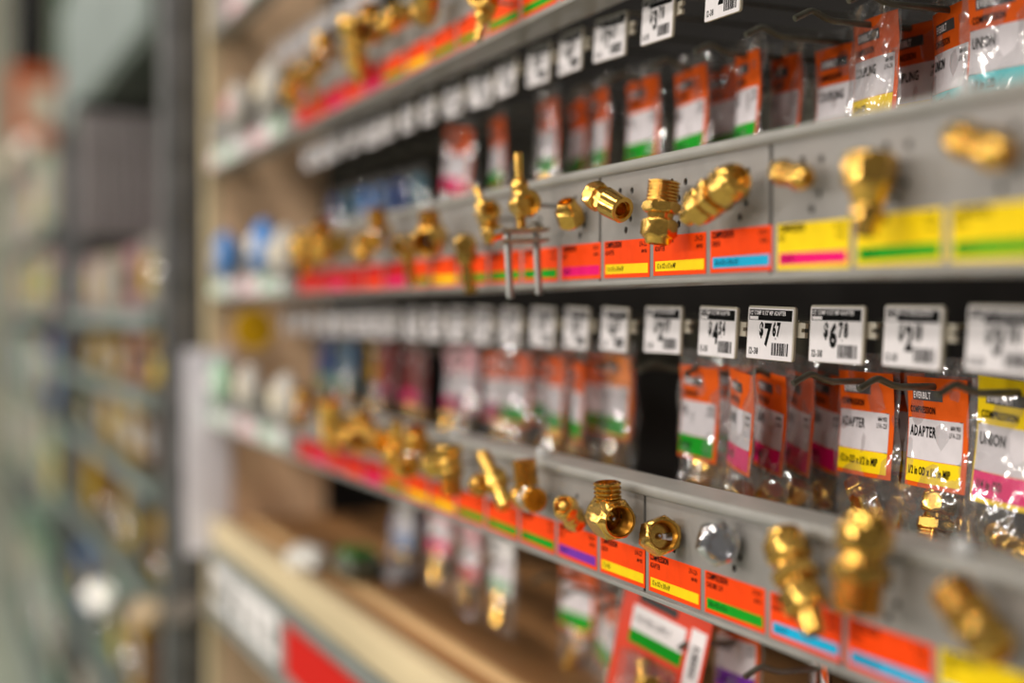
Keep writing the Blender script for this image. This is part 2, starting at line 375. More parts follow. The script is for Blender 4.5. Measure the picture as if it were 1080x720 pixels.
def rail(label, zr, seam, styles, s_first, knobs):
    """seam: s of one joint; styles: labels from the near end, s_first: far edge of the first label"""
    zb, zt = zr; hgt = zt - zb
    t = thing('display_rail', label, 'shelf rail', (0, 0, 0), 'sample rails across the bay')
    lb = .0042
    plates = {}
    # plates, three labels wide
    k0 = math.floor((S0 - seam) / (3 * PITCHL)); s = seam + k0 * 3 * PITCHL
    while s < S1:
        a, b = max(s, S0), min(s + 3 * PITCHL, S1)
        key = (round(b - a, 4))
        if key not in plates: plates[key] = plate_mesh(b - a - .0032, hgt - .006, int((b - a) / PITCHL + .01), .003, lb + LH)
        o = link('plate', plates[key], t); o.matrix_world = PANEL((DR, b - .0016, zb + .001))
        md = o.modifiers.new('thickness', 'SOLIDIFY'); md.thickness = .0014
        s += 3 * PITCHL
    bead = [(DR + .004, zt - .0075), (DR - .0012, zt - .0072), (DR - .0026, zt - .0058), (DR - .0028, zt - .0018), (DR - .0018, zt - .0004), (DR + .0005, zt), (DR + .0250, zt + .0006), (DR + .0255, zt - .0020)]
    link('top_lip', mesh('top_lip', *extrude_profile(bead, S0, S1), True, 50), t, PAINT_L)
    low = [(DR + .003, zb + .0022), (DR - .0016, zb + .0022), (DR - .0022, zb + .0010), (DR - .0016, zb - .0006), (DR + .001, zb - .0012), (DR + .0280, zb - .0016), (DR + .0285, zb + .003)]
    link('bottom_lip', mesh('bottom_lip', *extrude_profile(low, S0, S1), True, 50), t, PAINT_L)
    link('backing', mesh('backing', *boxdata(DR + .0018, DR + .0040, S0, S1, zb, zt - .002)), t, mat('rail_back_black', (16, 16, 16), .7))
    s = s_first
    for st in styles:
        if st:
            bd_, cb, lt, sz, cp = label_mesh(st)
            o = link('label', bd_, t); o.matrix_world = PANEL((DR - .0001, s, zb + lb)) @ Matrix.Rotation(R(random.uniform(-.5, .5)), 4, 'Z')
            link('colour_band', cb, o); link('lettering', lt, o); link('size_print', sz, o); link('code_print', cp, o)
        s += PITCHL
    for kx in knobs:
        kn = link('clear_knob', mesh('clear_knob', *rings([e(0, 0), e(0, .005), e(.004, .0055), e(.007, .004), e(.008, 0)], 16), True, 60), t, CLEAR_T)
        kn.location = (DR + .008, kx, zt)
    return t
def st(base, band, word='ADAPTER', code='LFA-221', size='1/2 in OD x 1/2 in MIP'): return (base, band, word, code, size)
O = 'orange'
farmix = [st(O, 'yellow', 'ELBOW', 'LFA-319', '3/8 in OD x 1/2 in'), st(O, 'green', 'TEE', 'LFA-440', '5/8 in OD'), st('red', 'magenta', 'UNION', 'LFA-118', '1/4 in OD'), st('red', 'orange', 'SLEEVE', 'LFA-075', '3/8 in OD')]
pastel = [st('white', 'palegreen', 'TUBE', 'TA-12', '3/8 in OD'), st('palegreen', 'white', 'TUBE', 'TA-14', '1/4 in OD'), st('white', 'pink', 'INSERT', 'TA-21', '1/4 in ID'), st('pink', 'white', 'INSERT', 'TA-22', '3/8 in ID'), st('white', 'grey', 'CLAMP', 'TA-40', '1/2 in')]
Y = 'yellow'
A_lab = [st(Y, 'green', 'UNION', 'LFA-305', '1/4 in OD'), st(Y, 'green', 'UNION', 'LFA-305', '1/4 in OD'), st(Y, 'green', 'NUT', 'LFA-306', '3/8 in OD'), st(Y, 'magenta', 'NUT', 'LFA-308', '1/4 in OD'),
         st(O, 'blue', 'UNION', 'LFA-216', '5/8 in OD x 3/8 in OD'), st(O, 'yellow'), st(O, 'yellow', 'ADAPTER', 'LFA-222', '1/2 in OD x 3/8 in FIP'), st(O, 'magenta', 'SLEEVE', 'LFA-110', '3/8 in OD'),
         st(O, 'green', 'VALVE', 'LFA-650', '1/4 in OD'), st(O, 'green', 'VALVE', 'LFA-651', '1/4 in OD'), st(O, 'green', 'VALVE', 'LFA-652', '3/8 in OD')] + farmix + [st('red', 'red', 'UNION', 'LFA-12', '5/8 in'), st('red', 'magenta', 'UNION', 'LFA-118', '1/4 in OD'), st('red', 'red', 'UNION', 'LFA-12', '5/8 in'), st('red', 'red', 'UNION', 'LFA-12', '5/8 in'), None] + pastel + pastel[:2]
A0 = .828 - 6 * PITCHL
rail('grey steel sample rail with yellow and orange labels and the two-legged saddle valve', ZA, .8345, A_lab, A0, [S(575, DR), S(1003, DR), 1.15])
B_lab = [st(Y, 'blue', 'UNION', 'LFA-305', '1/4 in OD'), st(Y, 'blue', 'UNION', 'LFA-305', '1/4 in OD'), st('orange', 'blue', 'ELBOW', 'LFA-420', '3/8 in OD x 5/8 in'), st(O, 'blue', 'UNION', 'LFA-217', '5/8 in OD'),
         st(O, 'green', 'CHROME CAP', 'LFA-061', '3/8 in OD x 1/2 in'), st(O, 'yellow', 'ADAPTER', 'LFA-226', '1/2 in OD x 3/8 in IP'), st(O, 'yellow', 'ELBOW', 'LFA-227', '1/2 in OD'), st(O, 'purple', 'ELBOW', 'LFA-130', '1/4 in OD'),
         st(O, 'green', 'TEE', 'LFA-441', '3/8 in OD'), st(O, 'green', 'TEE', 'LFA-442', '3/8 in OD'), st(O, 'green', 'STOP', 'LFA-446', '3/8 in OD')] + [farmix[0]] * 2 + farmix[1:] + [st('red', 'red', 'UNION', 'LFA-12', '5/8 in'), st('red', 'magenta', 'UNION', 'LFA-118', '1/4 in OD'), st('red', 'red', 'UNION', 'LFA-12', '5/8 in'), None] + pastel + pastel[:2]
rail('grey steel sample rail across the lower middle holding the chrome cap and brass nuts', ZB, .7720, B_lab, .8330 - 6 * PITCHL, [S(562, DR), S(472, DR), S(1003, DR)])
C_lab = [st(O, 'green', 'TEE', 'LFA-460', '3/8 in OD')] * 12 + farmix + farmix[2:] + [st('red', 'red', 'UNION', 'LFA-12', '5/8 in'), None] + pastel[1:] + pastel[:3]
rail('grey steel sample rail at the top of the frame with orange labels', ZC, .80, C_lab, .830 - 6 * PITCHL, [])
D_lab = [None] * 16 + [pastel[i % 5] for i in range(9)]
rail('highest grey sample rail, only its far end with pale labels in view', ZD, .80, D_lab, .830 - 6 * PITCHL, [])

# ------------------------------------------------------------------ brass samples, middle rail (A)
GA = 'brass samples on the upper middle rail'; GB = 'brass samples on the lower middle rail'; GC = 'brass samples on the top rail'
f = fitting
f('pipe_coupling', 'small_coupling', 1033, 153, -18, 4, .013, 'slim brass coupling above the yellow label at the right edge of the frame', scale=1.0, group=GA)
f('pipe_reducer', 'reducer', 916, 206, -88, 6, .016, 'wide-topped brass reducer hanging down over a yellow label with green band', group=GA)
f('pipe_coupling', 'small_coupling', 835, 184, -12, 4, .012, 'small brass coupling above the yellow label with the magenta band', scale=.84, group=GA)
f('pipe_union', 'large_union', 757, 204, 19, -2, .018, 'big brass union with three hexagons above the orange label with blue band', group=GA, scale=.93)
f('pipe_adapter', 'threaded_adapter', 697, 224, 90, -7, .016, 'upright brass adapter, thread on top and nut below, upper rail', group=GA, scale=.91)
f('pipe_adapter', 'female_adapter', 641, 213, -22, -10, .016, 'brass adapter with an open round socket pointing down to the right', group=GA, scale=.86)
f('compression_nut', 'short_nut', 600, 224, 64, 25, .012, 'short brass nut with sleeve above the orange label with magenta band', group=GA, scale=1.0)
f('saddle_valve', 'saddle_valve', 549, 216, 92, 2, .028, 'brass saddle valve with a steel clamp and two long steel screws', second=(0, 4), group=GA)
f('needle_valve', 'needle_valve', 514, 230, 112, 12, .022, 'brass needle valve with its stem leaning left, left of the saddle valve', second=(0, 8), group=GA)
f('stem_valve', 'stem_valve', 491, 258, 88, 8, .022, 'brass valve with a long drooping stem below the needle valve', second=(15, 25), group=GA, scale=1.12)
far = [('hex_elbow', 455, 252, 80, 10, 'blurred brass elbow just left of the valve with the drooping stem'), ('stem_valve', 428, 258, 90, 12, 'blurred brass valve with stem hanging over an orange label, upper rail'),
       ('tee', 400, 250, 75, 10, 'blurred brass tee left of the hanging stem on the upper rail'), ('plug_elbow', 386, 262, 60, 20, 'blurred brass elbow with round plug above the red labels, upper rail'),
       ('female_adapter', 358, 257, -10, 25, 'blurred round brass adapter, third from the far end of the upper rail'), ('threaded_adapter', 340, 256, 60, 10, 'blurred brass adapter, second from the far end of the upper rail'),
       ('nut_elbow', 322, 260, 80, 10, 'farthest blurred brass elbow on the upper rail, next to the blue bags')]
NM = {'hex_elbow': 'pipe_elbow', 'stem_valve': 'stem_valve', 'tee': 'pipe_tee', 'plug_elbow': 'pipe_elbow', 'female_adapter': 'pipe_adapter', 'threaded_adapter': 'pipe_adapter', 'nut_elbow': 'pipe_elbow', 'angle_stop': 'angle_stop', 'large_union': 'pipe_union', 'needle_valve': 'needle_valve', 'small_coupling': 'pipe_coupling'}
for k, x, y, b, t_, lb in far: f(NM[k], k, x, y, b, t_, .022, lb, second=(0, 40), group=GA, scale=1.1)
# lower rail (B)
f('pipe_adapter', 'threaded_adapter', 1028, 655, 139, 6, .016, 'brass threaded adapter slanting above the yellow label at lower right', group=GB, scale=.9)
f('pipe_adapter', 'threaded_adapter', 909, 594, -90, 8, .022, 'large blurred upright brass adapter, nut on top, left of the lower right corner', group=GB, scale=1.12)
f('pipe_union', 'large_union', 838, 601, 128, -4, .017, 'long brass union slanting down to the right beside the chrome cap', group=GB, scale=.96)
f('cap_nut', 'cap_nut', 758, 572, -2, 24, .012, 'shiny chrome hexagonal cap on the lower rail', group=GB)
f('compression_nut', 'open_nut', 696, 565, 12, 12, .012, 'open brass hexagonal nut with a rivet inside, left of the chrome cap', group=GB)
f('pipe_elbow', 'hex_elbow', 642, 545, 88, 4, .018, 'brass elbow with thread up and wide hexagonal socket facing the aisle', second=(6, 2), group=GB, scale=1.05)
f('pipe_elbow', 'plug_elbow', 602, 542, 150, 8, .015, 'small brass elbow with a round plug above the orange label with purple band', second=(-10, 10), group=GB, scale=.92)
f('pipe_tee', 'tee', 557, 524, 92, 6, .018, 'brass tee with upright threaded end and dark side socket, lower rail', second=(-14, 6), group=GB, scale=1.12)
f('angle_stop', 'angle_stop', 522, 506, 128, 10, .018, 'brass stop valve with a bright upper end, left of the upright tee', second=(-60, 25), group=GB, scale=1.05)
f('pipe_elbow', 'nut_elbow', 474, 488, 90, 6, .024, 'brass elbow hanging over the red labels of the lower rail', second=(160, 45), group=GB, scale=.95)
farb = [('tee', 440, 480, 60, 'blurred brass tee left of the hanging elbow, lower rail'), ('angle_stop', 421, 474, 70, 'blurred brass stop valve above red labels, lower rail'), ('female_adapter', 402, 466, 0, 'blurred round brass adapter, middle of the far lower rail cluster'),
        ('hex_elbow', 386, 460, 85, 'blurred tall brass elbow in the far lower rail cluster'), ('plug_elbow', 370, 457, 60, 'blurred bright brass elbow above the red label, far lower rail'), ('large_union', 350, 444, 60, 'blurred brass union near the far end of the lower rail'), ('tee', 322, 434, 70, 'farthest blurred brass tee on the lower rail')]
for k, x, y, b, lb in farb: f(NM[k], k, x, y, b, 12, .022, lb, second=(0, 40), group=GB, scale=1.15)
farc = [('needle_valve', 514, 2, -95, 'brass valve with its tip just in view at the top edge'), ('female_adapter', 450, 1, 20, 'brass adapter cut by the top edge of the frame'), ('plug_elbow', 418, 20, 20, 'round bright brass fitting, largest in view on the top rail'),
        ('hex_elbow', 394, 31, 85, 'blurred brass elbow left of the round bright fitting, top rail'), ('large_union', 374, 44, 75, 'blurred brass union on the top rail above red labels'), ('tee', 344, 61, 60, 'blurred brass tee on the top rail near its far end'),
        ('stem_valve', 326, 76, 80, 'blurred brass valve, second from the far end of the top rail'), ('angle_stop', 311, 92, 60, 'farthest blurred brass stop valve on the top rail')]
for k, x, y, b, lb in farc: f(NM[k], k, x, y, b, 14, .022, lb, second=(0, 45), group=GC, scale=1.15)

# ------------------------------------------------------------------ price tags
TW, TH = .0475, .0325
bars = []
xx = 0
rb = random.Random(3)
while xx < .0160:
    wd = rb.choice([.0004, .0004, .0008, .0012]); bars.append(slab(xx, xx + wd, 0, .0075, 0, .00012)); xx += wd + rb.choice([.0004, .0008])
BARS = mesh('barcode', *merge(bars)); BARS.materials.append(INK)
def rounded(wd, hgt, r, t):
    pts = []
    for cx, cy, a0 in ((wd - r, hgt - r, 0), (r, hgt - r, 90), (r, r, 180), (wd - r, r, 270)):
        for k in range(5): pts.append((cx + r * math.cos(R(a0 + k * 22.5)), cy + r * math.sin(R(a0 + k * 22.5))))
    n = len(pts)
    V = [(x, y, 0) for x, y in pts] + [(x, y, t) for x, y in pts]
    return V, [tuple(reversed(range(n))), tuple(range(n, 2 * n))] + [(i, (i + 1) % n, n + (i + 1) % n, n + i) for i in range(n)]
HOLDER = mesh('holder', *rounded(TW, TH, .002, .0016)); HOLDER.materials.append(TAGP)
PAPER = mesh('paper', *slab(.0005, TW - .0013, .0003, TH - .0013, .0016, .0018)); PAPER.materials.append(WHITE)
HEADB = mesh('header_band', *slab(.0016, TW - .0026, TH - .0088, TH - .0022, .0018, .0019)); HEADB.materials.append(INK)
HEADT = mesh('header_print', *merge([text('1/2" COMP X 1/2" MIP ADAPTER', .0024, TH - .0054, .0036, .66, 1, z=.00198), slab(.0024, .0110, TH - .0084, TH - .0064, .0019, .00198)])); HEADT.materials.append(WHITE)
TONG = mesh('tongue', *merge([slab(TW - .016, TW + .0035, TH * .45, TH * .72, -.0030, -.0008), slab(TW + .0035, TW + .0070, TH * .62, TH * .72, -.0030, -.0008), slab(TW + .0035, TW + .0070, TH * .45, TH * .55, -.0030, -.0008)])); TONG.materials.append(TAGP)
PMESH = {}
def price_tag(s_left, zbot, price, label, group, X_=DT, sc_=1.):
    t = thing('price_tag', label, 'price tag', group=group, mtx=PANEL((X_, s_left, zbot), yaw=R(random.uniform(-4, 4)), pitch=R(-2.5), roll=R(-1.2 + random.uniform(-.8, .8))) @ Matrix.Scale(sc_, 4))
    link('holder', HOLDER, t); pp = link('paper', PAPER, t)
    hb = link('header_band', HEADB, t); link('header_print', HEADT, hb)
    if price not in PMESH:
        d, c = price
        me = mesh('price_print', *merge([text('$', .0130, .0146, .0110, .66, 2, z=.0019), text(d, .0182, .0092, .0178, .72, 2, z=.0019), text(c, .0262, .0148, .0112, .60, 2, z=.0019), text('12-38', .0030, .0030, .0056, .75, 1, z=.0019), text('ea', .0290, .0125, .0022, .7, 0, z=.0019)]))
        me.materials.append(INK); PMESH[price] = me
    link('price_print', PMESH[price], pp)
    b = link('barcode', BARS, pp); b.location = (.0260, .0030, .0018)
    link('tongue', TONG, t)
    return t
HOOKR = .0021
def hook_mesh(depth, armz, with_arm):
    """local: x into the shelf (from the tip), z up; tip at the origin"""
    L = [tube([(0, 0, -.0055), (.010, 0, -.0005), (.0125, 0, .0002), (.0150, 0, -.0002), (.0230, 0, -.0035), (.0290, 0, -.0048), (.05, 0, -.0050), (depth, 0, -.0050)], HOOKR)]
    ms = [mesh('lower_wire', *L[0], True, 60)]
    if with_arm: ms.append(mesh('tag_arm', *tube([(-.020, 0, armz), (.02, 0, armz), (depth, 0, armz - .006)], .0013), True, 60))
    ms.append(mesh('back_plate', *boxdata(depth - .003, depth, -.010, .010, -.018, .030)))
    for m_ in ms: m_.materials.append(BLACKM)
    return ms
HK1 = hook_mesh(XB - .500, .032, True); HK2 = hook_mesh(XB - .500, .032, False)
def hook(s, z, label, group, arm=True):
    t = thing('peg_hook', label, 'hook', (.500, s, z), group)
    for m_ in (HK1 if arm else HK2): link(m_.name.split('.')[0], m_, t)
    return t
ORD = ['first', 'second', 'third', 'fourth', 'fifth', 'sixth', 'seventh', 'eighth', 'ninth', 'tenth', 'eleventh', 'twelfth', 'thirteenth', 'fourteenth', 'fifteenth', 'sixteenth', 'seventeenth', 'eighteenth', 'nineteenth', 'twentieth', 'twenty-first', 'twenty-second', 'twenty-third', 'twenty-fourth', 'twenty-fifth', 'twenty-sixth', 'twenty-seventh', 'twenty-eighth']
tag1 = [1107, 1020, 942, 876, 825, 768, 722, 683]
s1 = [DT * (FPX / (u * math.cos(YAW) ** 2) - math.tan(YAW)) for u in tag1]
while s1[-1] < 1.90: s1.append(s1[-1] + PITCHL)
pr1 = [('3', '78'), ('2', '18'), ('6', '78'), ('7', '67'), ('4', '54'), ('2', '97'), ('4', '27'), ('5', '38')]
lab1 = ['white price tag with big digits cut by the right edge of the frame', 'blurred white price tag between the $6.78 tag and the right edge tag', 'white price tag reading $6.78 in bold black', 'sharp white price tag reading $7.67', 'white price tag reading $4.54']
ZT1 = EYE - .0295
for i, s in enumerate(s1):
    lb = lab1[i] if i < 5 else 'blurred white price tag in the middle row, %s left of the $4.54 tag' % ORD[i - 5]
    price_tag(s, ZT1, pr1[i % 8], lb, 'price tags under the upper middle rail')
tag0 = [831, 764, 714, 677, 644, 612]
s0 = [.45 * (FPX / (u * math.cos(YAW) ** 2) - math.tan(YAW)) for u in tag0]
while s0[-1] < 1.70: s0.append(s0[-1] + .0640)
for i, s in enumerate(s0):
    lb = 'white price tag in the top row, cut by the upper frame edge' if i == 0 else 'white price tag in the top row, %s left of the cut-off tag' % ORD[i - 1]
    price_tag(s, EYE + .1767, pr1[(i * 3 + 5) % 8], lb, 'price tags under the top rail', .45, .95)
for i in range(8):
    price_tag(1.55 + i * PITCHL, EYE + .345, pr1[i], 'tiny blurred price tag at the far upper left, %s in its row' % ORD[i], 'price tags under the highest rail')

# ------------------------------------------------------------------ bags
BW, BH = .066, .122
def pouch_mesh(seed, bulge=.010):
    rg = random.Random(seed); nx, ny = 10, 18
    ph = [rg.uniform(0, 6.28) for _ in range(6)]
    V, F = [], []
    for side in (1, -1):
        for j in range(ny + 1):
            for i in range(nx + 1):
                u, v = i / nx, j / ny
                x = (u - .5) * BW; y = .016 - v * BH
                edge = math.sin(math.pi * u) ** .6 * min(1, v * 7) ** .7 * min(1, (1 - v) * 6) ** .7
                b = bulge * (.25 + .75 * max(0, min(1, (v - .45) * 3.5)))
                zz = side * b * edge * (.8 + .2 * math.sin(9 * u + ph[0]) * math.sin(7 * v + ph[1]))
                wr = .0012 * math.sin(14 * u + 9 * v + ph[2]) + .0010 * math.sin(23 * v - 8 * u + ph[3]) + .0016 * math.sin(3.2 * v + ph[4])
                x += .0012 * math.sin(11 * v + ph[5]) * (1 if u > .5 else -1) * abs(u - .5) * 2
                V.append((x, y, zz + wr))
    n = (nx + 1) * (ny + 1)
    for sd in (0, 1):
        for j in range(ny):
            for i in range(nx):
                a = sd * n + j * (nx + 1) + i
                q = (a, a + 1, a + nx + 2, a + nx + 1)
                F.append(q if sd else tuple(reversed(q)))
    me = mesh('pouch', V, F, True, 80); me.materials.append(CLEAR)
    return me
POUCH = [pouch_mesh(i) for i in range(5)]
CW, CH = .056, .066
CMESH = {}
def bend(d):     # gentle curl of the card
    return [(p[0], p[1], p[2] + .0020 * math.cos(p[0] / .028 * 1.4) + .0012 * math.sin(p[1] * 70)) for p in d[0]], d[1]
def gridslab(x0, x1, y0, y1, z0, z1, n=6):
    V, F = [], []
    for z in (z0, z1):
        for j in range(n + 1):
            for i in range(n + 1): V.append((x0 + (x1 - x0) * i / n, y0 + (y1 - y0) * j / n, z))
    N = (n + 1) ** 2
    for s_ in (0, 1):
        for j in range(n):
            for i in range(n):
                a = s_ * N + j * (n + 1) + i; q = (a, a + 1, a + n + 2, a + n + 1); F.append(q if s_ else tuple(reversed(q)))
    rim = [i for i in range(n + 1)] + [(j + 1) * (n + 1) - 1 for j in range(1, n + 1)] + [N - 1 - i for i in range(1, n + 1)] + [(n - j) * (n + 1) for j in range(1, n)]
    for k in range(len(rim)):
        a, b = rim[k], rim[(k + 1) % len(rim)]; F.append((a, b, b + N, a + N))
    return V, F
def card_meshes(style):
    if style in CMESH: return CMESH[style]
    base, band, word, code, size = style
    x0, x1 = -CW / 2, CW / 2; yt = .004; yb = yt - CH
    def mk(nm, d, m_): me = mesh(nm, *bend(d)); me.materials.append(m_); return me
    L = [mk('card', gridslab(x0, x1, yb, yt, .0, .0003), cmat(base)),
         mk('white_field', gridslab(x0 + .0010, x1 - .0042, yb + .0165, yt - .0250, .0003, .0005), cmat(base) if base in ('teal', 'navy', 'mustard', 'darkred') else cmat('fieldwhite')),
         mk('colour_band', gridslab(x0 + .0010, x1 - .0042, yb + .0028, yb + .0162, .0003, .0005), cmat(band)),
         mk('logo_badge', gridslab(x0 + .0060, x0 + .0350, yt - .0140, yt - .0075, .0003, .0005), mat('badge_grey', (66, 64, 64), .5))]
    tx = [text('COMPRESSION', x0 + .0030, yt - .0215, .0056, .62, 1), text(word, x0 + .0030, yt - .0355, .0088, .60, 1), text('684 953', x1 - .0060, yt - .0300, .0036, .62, 1, right=True),
          text(code, x1 - .0060, yt - .0345, .0044, .62, 0, right=True), text(size, x0 + .0040, yb + .0075, .0068, .60, 1),
          rect(x0 + .0010, x1 - .0042, yb + .0162, yb + .0166), rect(x0 + .0010, x1 - .0042, yt - .0252, yt - .0248)]
    me = mesh('lettering', *bend(merge([([(p[0], p[1], .0007) for p in v], f_) for v, f_ in tx]))); me.materials.append(INK); L.append(me)
    me = mesh('logo_print', *bend(([(p[0], p[1], .0007) for p in text('EVERBILT', x0 + .0072, yt - .0128, .0056, .66, 1)[0]], text('EVERBILT', x0 + .0072, yt - .0128, .0056, .66, 1)[1]))); me.materials.append(WHITE); L.append(me)
    CMESH[style] = L
    return L
INNER = {}
def inner_mesh(kind, ang, scale):
    key = (kind, ang, scale)
    if key not in INNER:
        V, F = merge([d for _, d, _ in KINDS[kind]])
        m = Matrix.Translation((0, -.080, 0)) @ Matrix.Rotation(R(ang), 4, 'Z') @ Matrix.Rotation(R(75), 4, 'X') @ Matrix.Scale(scale, 4)
        me = mesh('brass_fitting', [tuple(m @ Vector(p)) for p in V], F, True, 30); me.materials.append(BRASS); INNER[key] = me
    return INNER[key]
bagn = 0
def bag(s, X_, z, style, label, group, yaw=0., roll=0., kind='female_adapter', ang=None, scale=1., pitch=0., name='fitting_bag', cat='bag'):
    global bagn; bagn += 1
    rg = random.Random(bagn * 13)
    ang = rg.choice([-40, -15, 20, 50]) if ang is None else ang
    t = thing(name, label, cat, group=group, mtx=PANEL((X_, s, z), yaw=R(yaw + rg.uniform(-3, 3)), pitch=R(pitch), roll=R(roll + rg.uniform(-1.5, 1.5))) @ Matrix.Scale(scale, 4))
    link('pouch', POUCH[bagn % 5], t)
    L = card_meshes(style); c = link('card', L[0], t)
    link('white_field', L[1], c); link('colour_band', L[2], c); link('logo_badge', L[3], c); link('lettering', L[4], c); link('logo_print', L[5], c)
    link('brass_fitting', inner_mesh(kind, ang, .95), t)
    return t
HZ1 = EYE - .0440; HZ0 = EYE + .1780; HZ2 = EYE - .2360
G1 = 'bags hanging under the upper middle rail'; G0 = 'bags hanging under the top rail'; G2 = 'bags hanging under the lower middle rail'
hs1 = [s - TW / 2 + .012 for s in s1]
for i, s in enumerate(hs1):
    hook(s, HZ1 + .004, 'dark wire hook behind middle row price tags, %s from the right' % ORD[i], 'hooks under the upper middle rail')
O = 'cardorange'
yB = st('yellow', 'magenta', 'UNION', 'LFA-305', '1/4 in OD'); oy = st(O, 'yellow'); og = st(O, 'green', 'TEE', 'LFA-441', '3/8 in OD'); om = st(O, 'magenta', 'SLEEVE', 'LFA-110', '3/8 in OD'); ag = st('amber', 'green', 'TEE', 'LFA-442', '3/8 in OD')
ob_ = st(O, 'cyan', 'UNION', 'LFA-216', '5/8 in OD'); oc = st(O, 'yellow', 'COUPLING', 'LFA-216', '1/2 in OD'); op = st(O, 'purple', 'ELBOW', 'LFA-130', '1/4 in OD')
H = hs1
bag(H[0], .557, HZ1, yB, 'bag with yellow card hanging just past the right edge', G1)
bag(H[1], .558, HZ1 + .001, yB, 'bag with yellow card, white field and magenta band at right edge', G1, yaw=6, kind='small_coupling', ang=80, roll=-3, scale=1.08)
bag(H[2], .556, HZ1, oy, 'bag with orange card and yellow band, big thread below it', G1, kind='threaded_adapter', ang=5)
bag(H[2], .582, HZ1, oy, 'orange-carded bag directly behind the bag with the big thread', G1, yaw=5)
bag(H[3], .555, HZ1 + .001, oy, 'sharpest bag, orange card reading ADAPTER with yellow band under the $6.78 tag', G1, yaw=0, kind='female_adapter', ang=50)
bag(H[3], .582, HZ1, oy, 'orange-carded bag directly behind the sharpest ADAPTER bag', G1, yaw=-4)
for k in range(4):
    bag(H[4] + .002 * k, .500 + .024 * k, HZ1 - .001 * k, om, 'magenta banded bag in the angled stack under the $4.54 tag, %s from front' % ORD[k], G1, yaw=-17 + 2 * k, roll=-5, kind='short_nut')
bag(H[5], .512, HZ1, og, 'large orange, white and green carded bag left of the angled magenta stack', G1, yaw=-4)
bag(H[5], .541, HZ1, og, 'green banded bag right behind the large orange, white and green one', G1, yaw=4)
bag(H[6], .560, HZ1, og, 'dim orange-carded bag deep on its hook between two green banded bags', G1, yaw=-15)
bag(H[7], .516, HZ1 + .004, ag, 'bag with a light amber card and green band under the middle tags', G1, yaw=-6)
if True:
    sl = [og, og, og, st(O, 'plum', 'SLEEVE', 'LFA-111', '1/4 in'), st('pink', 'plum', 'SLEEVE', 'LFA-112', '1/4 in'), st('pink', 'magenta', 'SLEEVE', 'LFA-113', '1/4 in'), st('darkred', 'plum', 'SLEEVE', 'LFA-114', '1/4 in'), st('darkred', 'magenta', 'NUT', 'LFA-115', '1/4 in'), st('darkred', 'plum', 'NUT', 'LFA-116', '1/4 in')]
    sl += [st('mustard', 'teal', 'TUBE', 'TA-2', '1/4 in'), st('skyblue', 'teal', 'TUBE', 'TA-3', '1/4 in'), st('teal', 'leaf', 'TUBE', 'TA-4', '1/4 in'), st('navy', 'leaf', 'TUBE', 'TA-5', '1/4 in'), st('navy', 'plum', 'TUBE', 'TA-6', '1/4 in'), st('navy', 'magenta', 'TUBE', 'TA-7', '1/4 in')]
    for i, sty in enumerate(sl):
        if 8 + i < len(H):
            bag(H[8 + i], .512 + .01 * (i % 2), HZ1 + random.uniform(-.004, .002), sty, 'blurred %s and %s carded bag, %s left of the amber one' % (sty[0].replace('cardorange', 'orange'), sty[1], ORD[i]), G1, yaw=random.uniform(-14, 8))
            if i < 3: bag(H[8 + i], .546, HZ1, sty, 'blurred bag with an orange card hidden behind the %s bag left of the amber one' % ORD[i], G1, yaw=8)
# top row
hs0 = [.575, .641, .690, .745, .801, .867, .930, 1.0, 1.067, 1.134, 1.2, 1.27, 1.34, 1.41, 1.48, 1.55, 1.62, 1.69, 1.76, 1.83, 1.9]
for i, s in enumerate(hs0): hook(s, HZ0 + .007, 'dark wire hook in the top row of bags, %s from the right' % ORD[i], 'hooks under the top rail')
bag(.622, .556, HZ0 + .001, ob_, 'bag with orange card reading UNION and cyan band at upper right', G0, yaw=4)
bag(.690, .575, HZ0, ob_, 'orange-carded bag half hidden left of the UNION bag', G0, yaw=-20)
bag(.741, .558, HZ0 + .002, oc, 'bag with orange card reading COUPLING and yellow band, upper right', G0, yaw=-10, roll=-1)
bag(.741, .590, HZ0, oc, 'orange-carded bag directly behind the COUPLING bag', G0, yaw=5)
bag(.801, .576, HZ0 - .004, st(O, 'white', 'COUPLING', 'LFA-215', '3/8 in OD'), 'orange and white carded bag left of the COUPLING bag', G0, yaw=4)
bag(.862, .572, HZ0 - .002, og, 'crinkled green banded bag turned edge on, right one of a slanting pair', G0, yaw=-14, roll=-4)
bag(.870, .545, HZ0, og, 'crinkled green banded bag turned edge on, left one of a slanting pair', G0, yaw=-12, roll=-4)
bag(.930, .562, HZ0, og, 'orange and green carded bag in the upper middle, right one of two abreast', G0, yaw=-3)
bag(.935, .536, HZ0 - .002, og, 'orange and green carded bag in the upper middle, left one of two abreast', G0, yaw=-3)
bag(1.0, .530, HZ0, og, 'orange and green carded bag above the upright threaded adapter and its neighbour', G0, yaw=0)
bag(1.067, .526, HZ0, og, 'upper green banded bag, first to the left of the widest blurred one', G0, yaw=-12)
bag(1.13, .535, HZ0, og, 'upper green banded bag, second to the left of the widest blurred one', G0, yaw=-12)
bag(1.137, .510, HZ0, og, 'upper green banded bag, third to the left of the widest blurred one', G0, yaw=-6)
bag(1.27, .516, HZ0, og, 'upper blurred green banded bag standing alone above the saddle valve', G0, yaw=-8)
bag(1.34, .503, HZ0, om, 'upper blurred magenta banded bag leaning above the needle valve', G0, yaw=6, roll=-8)
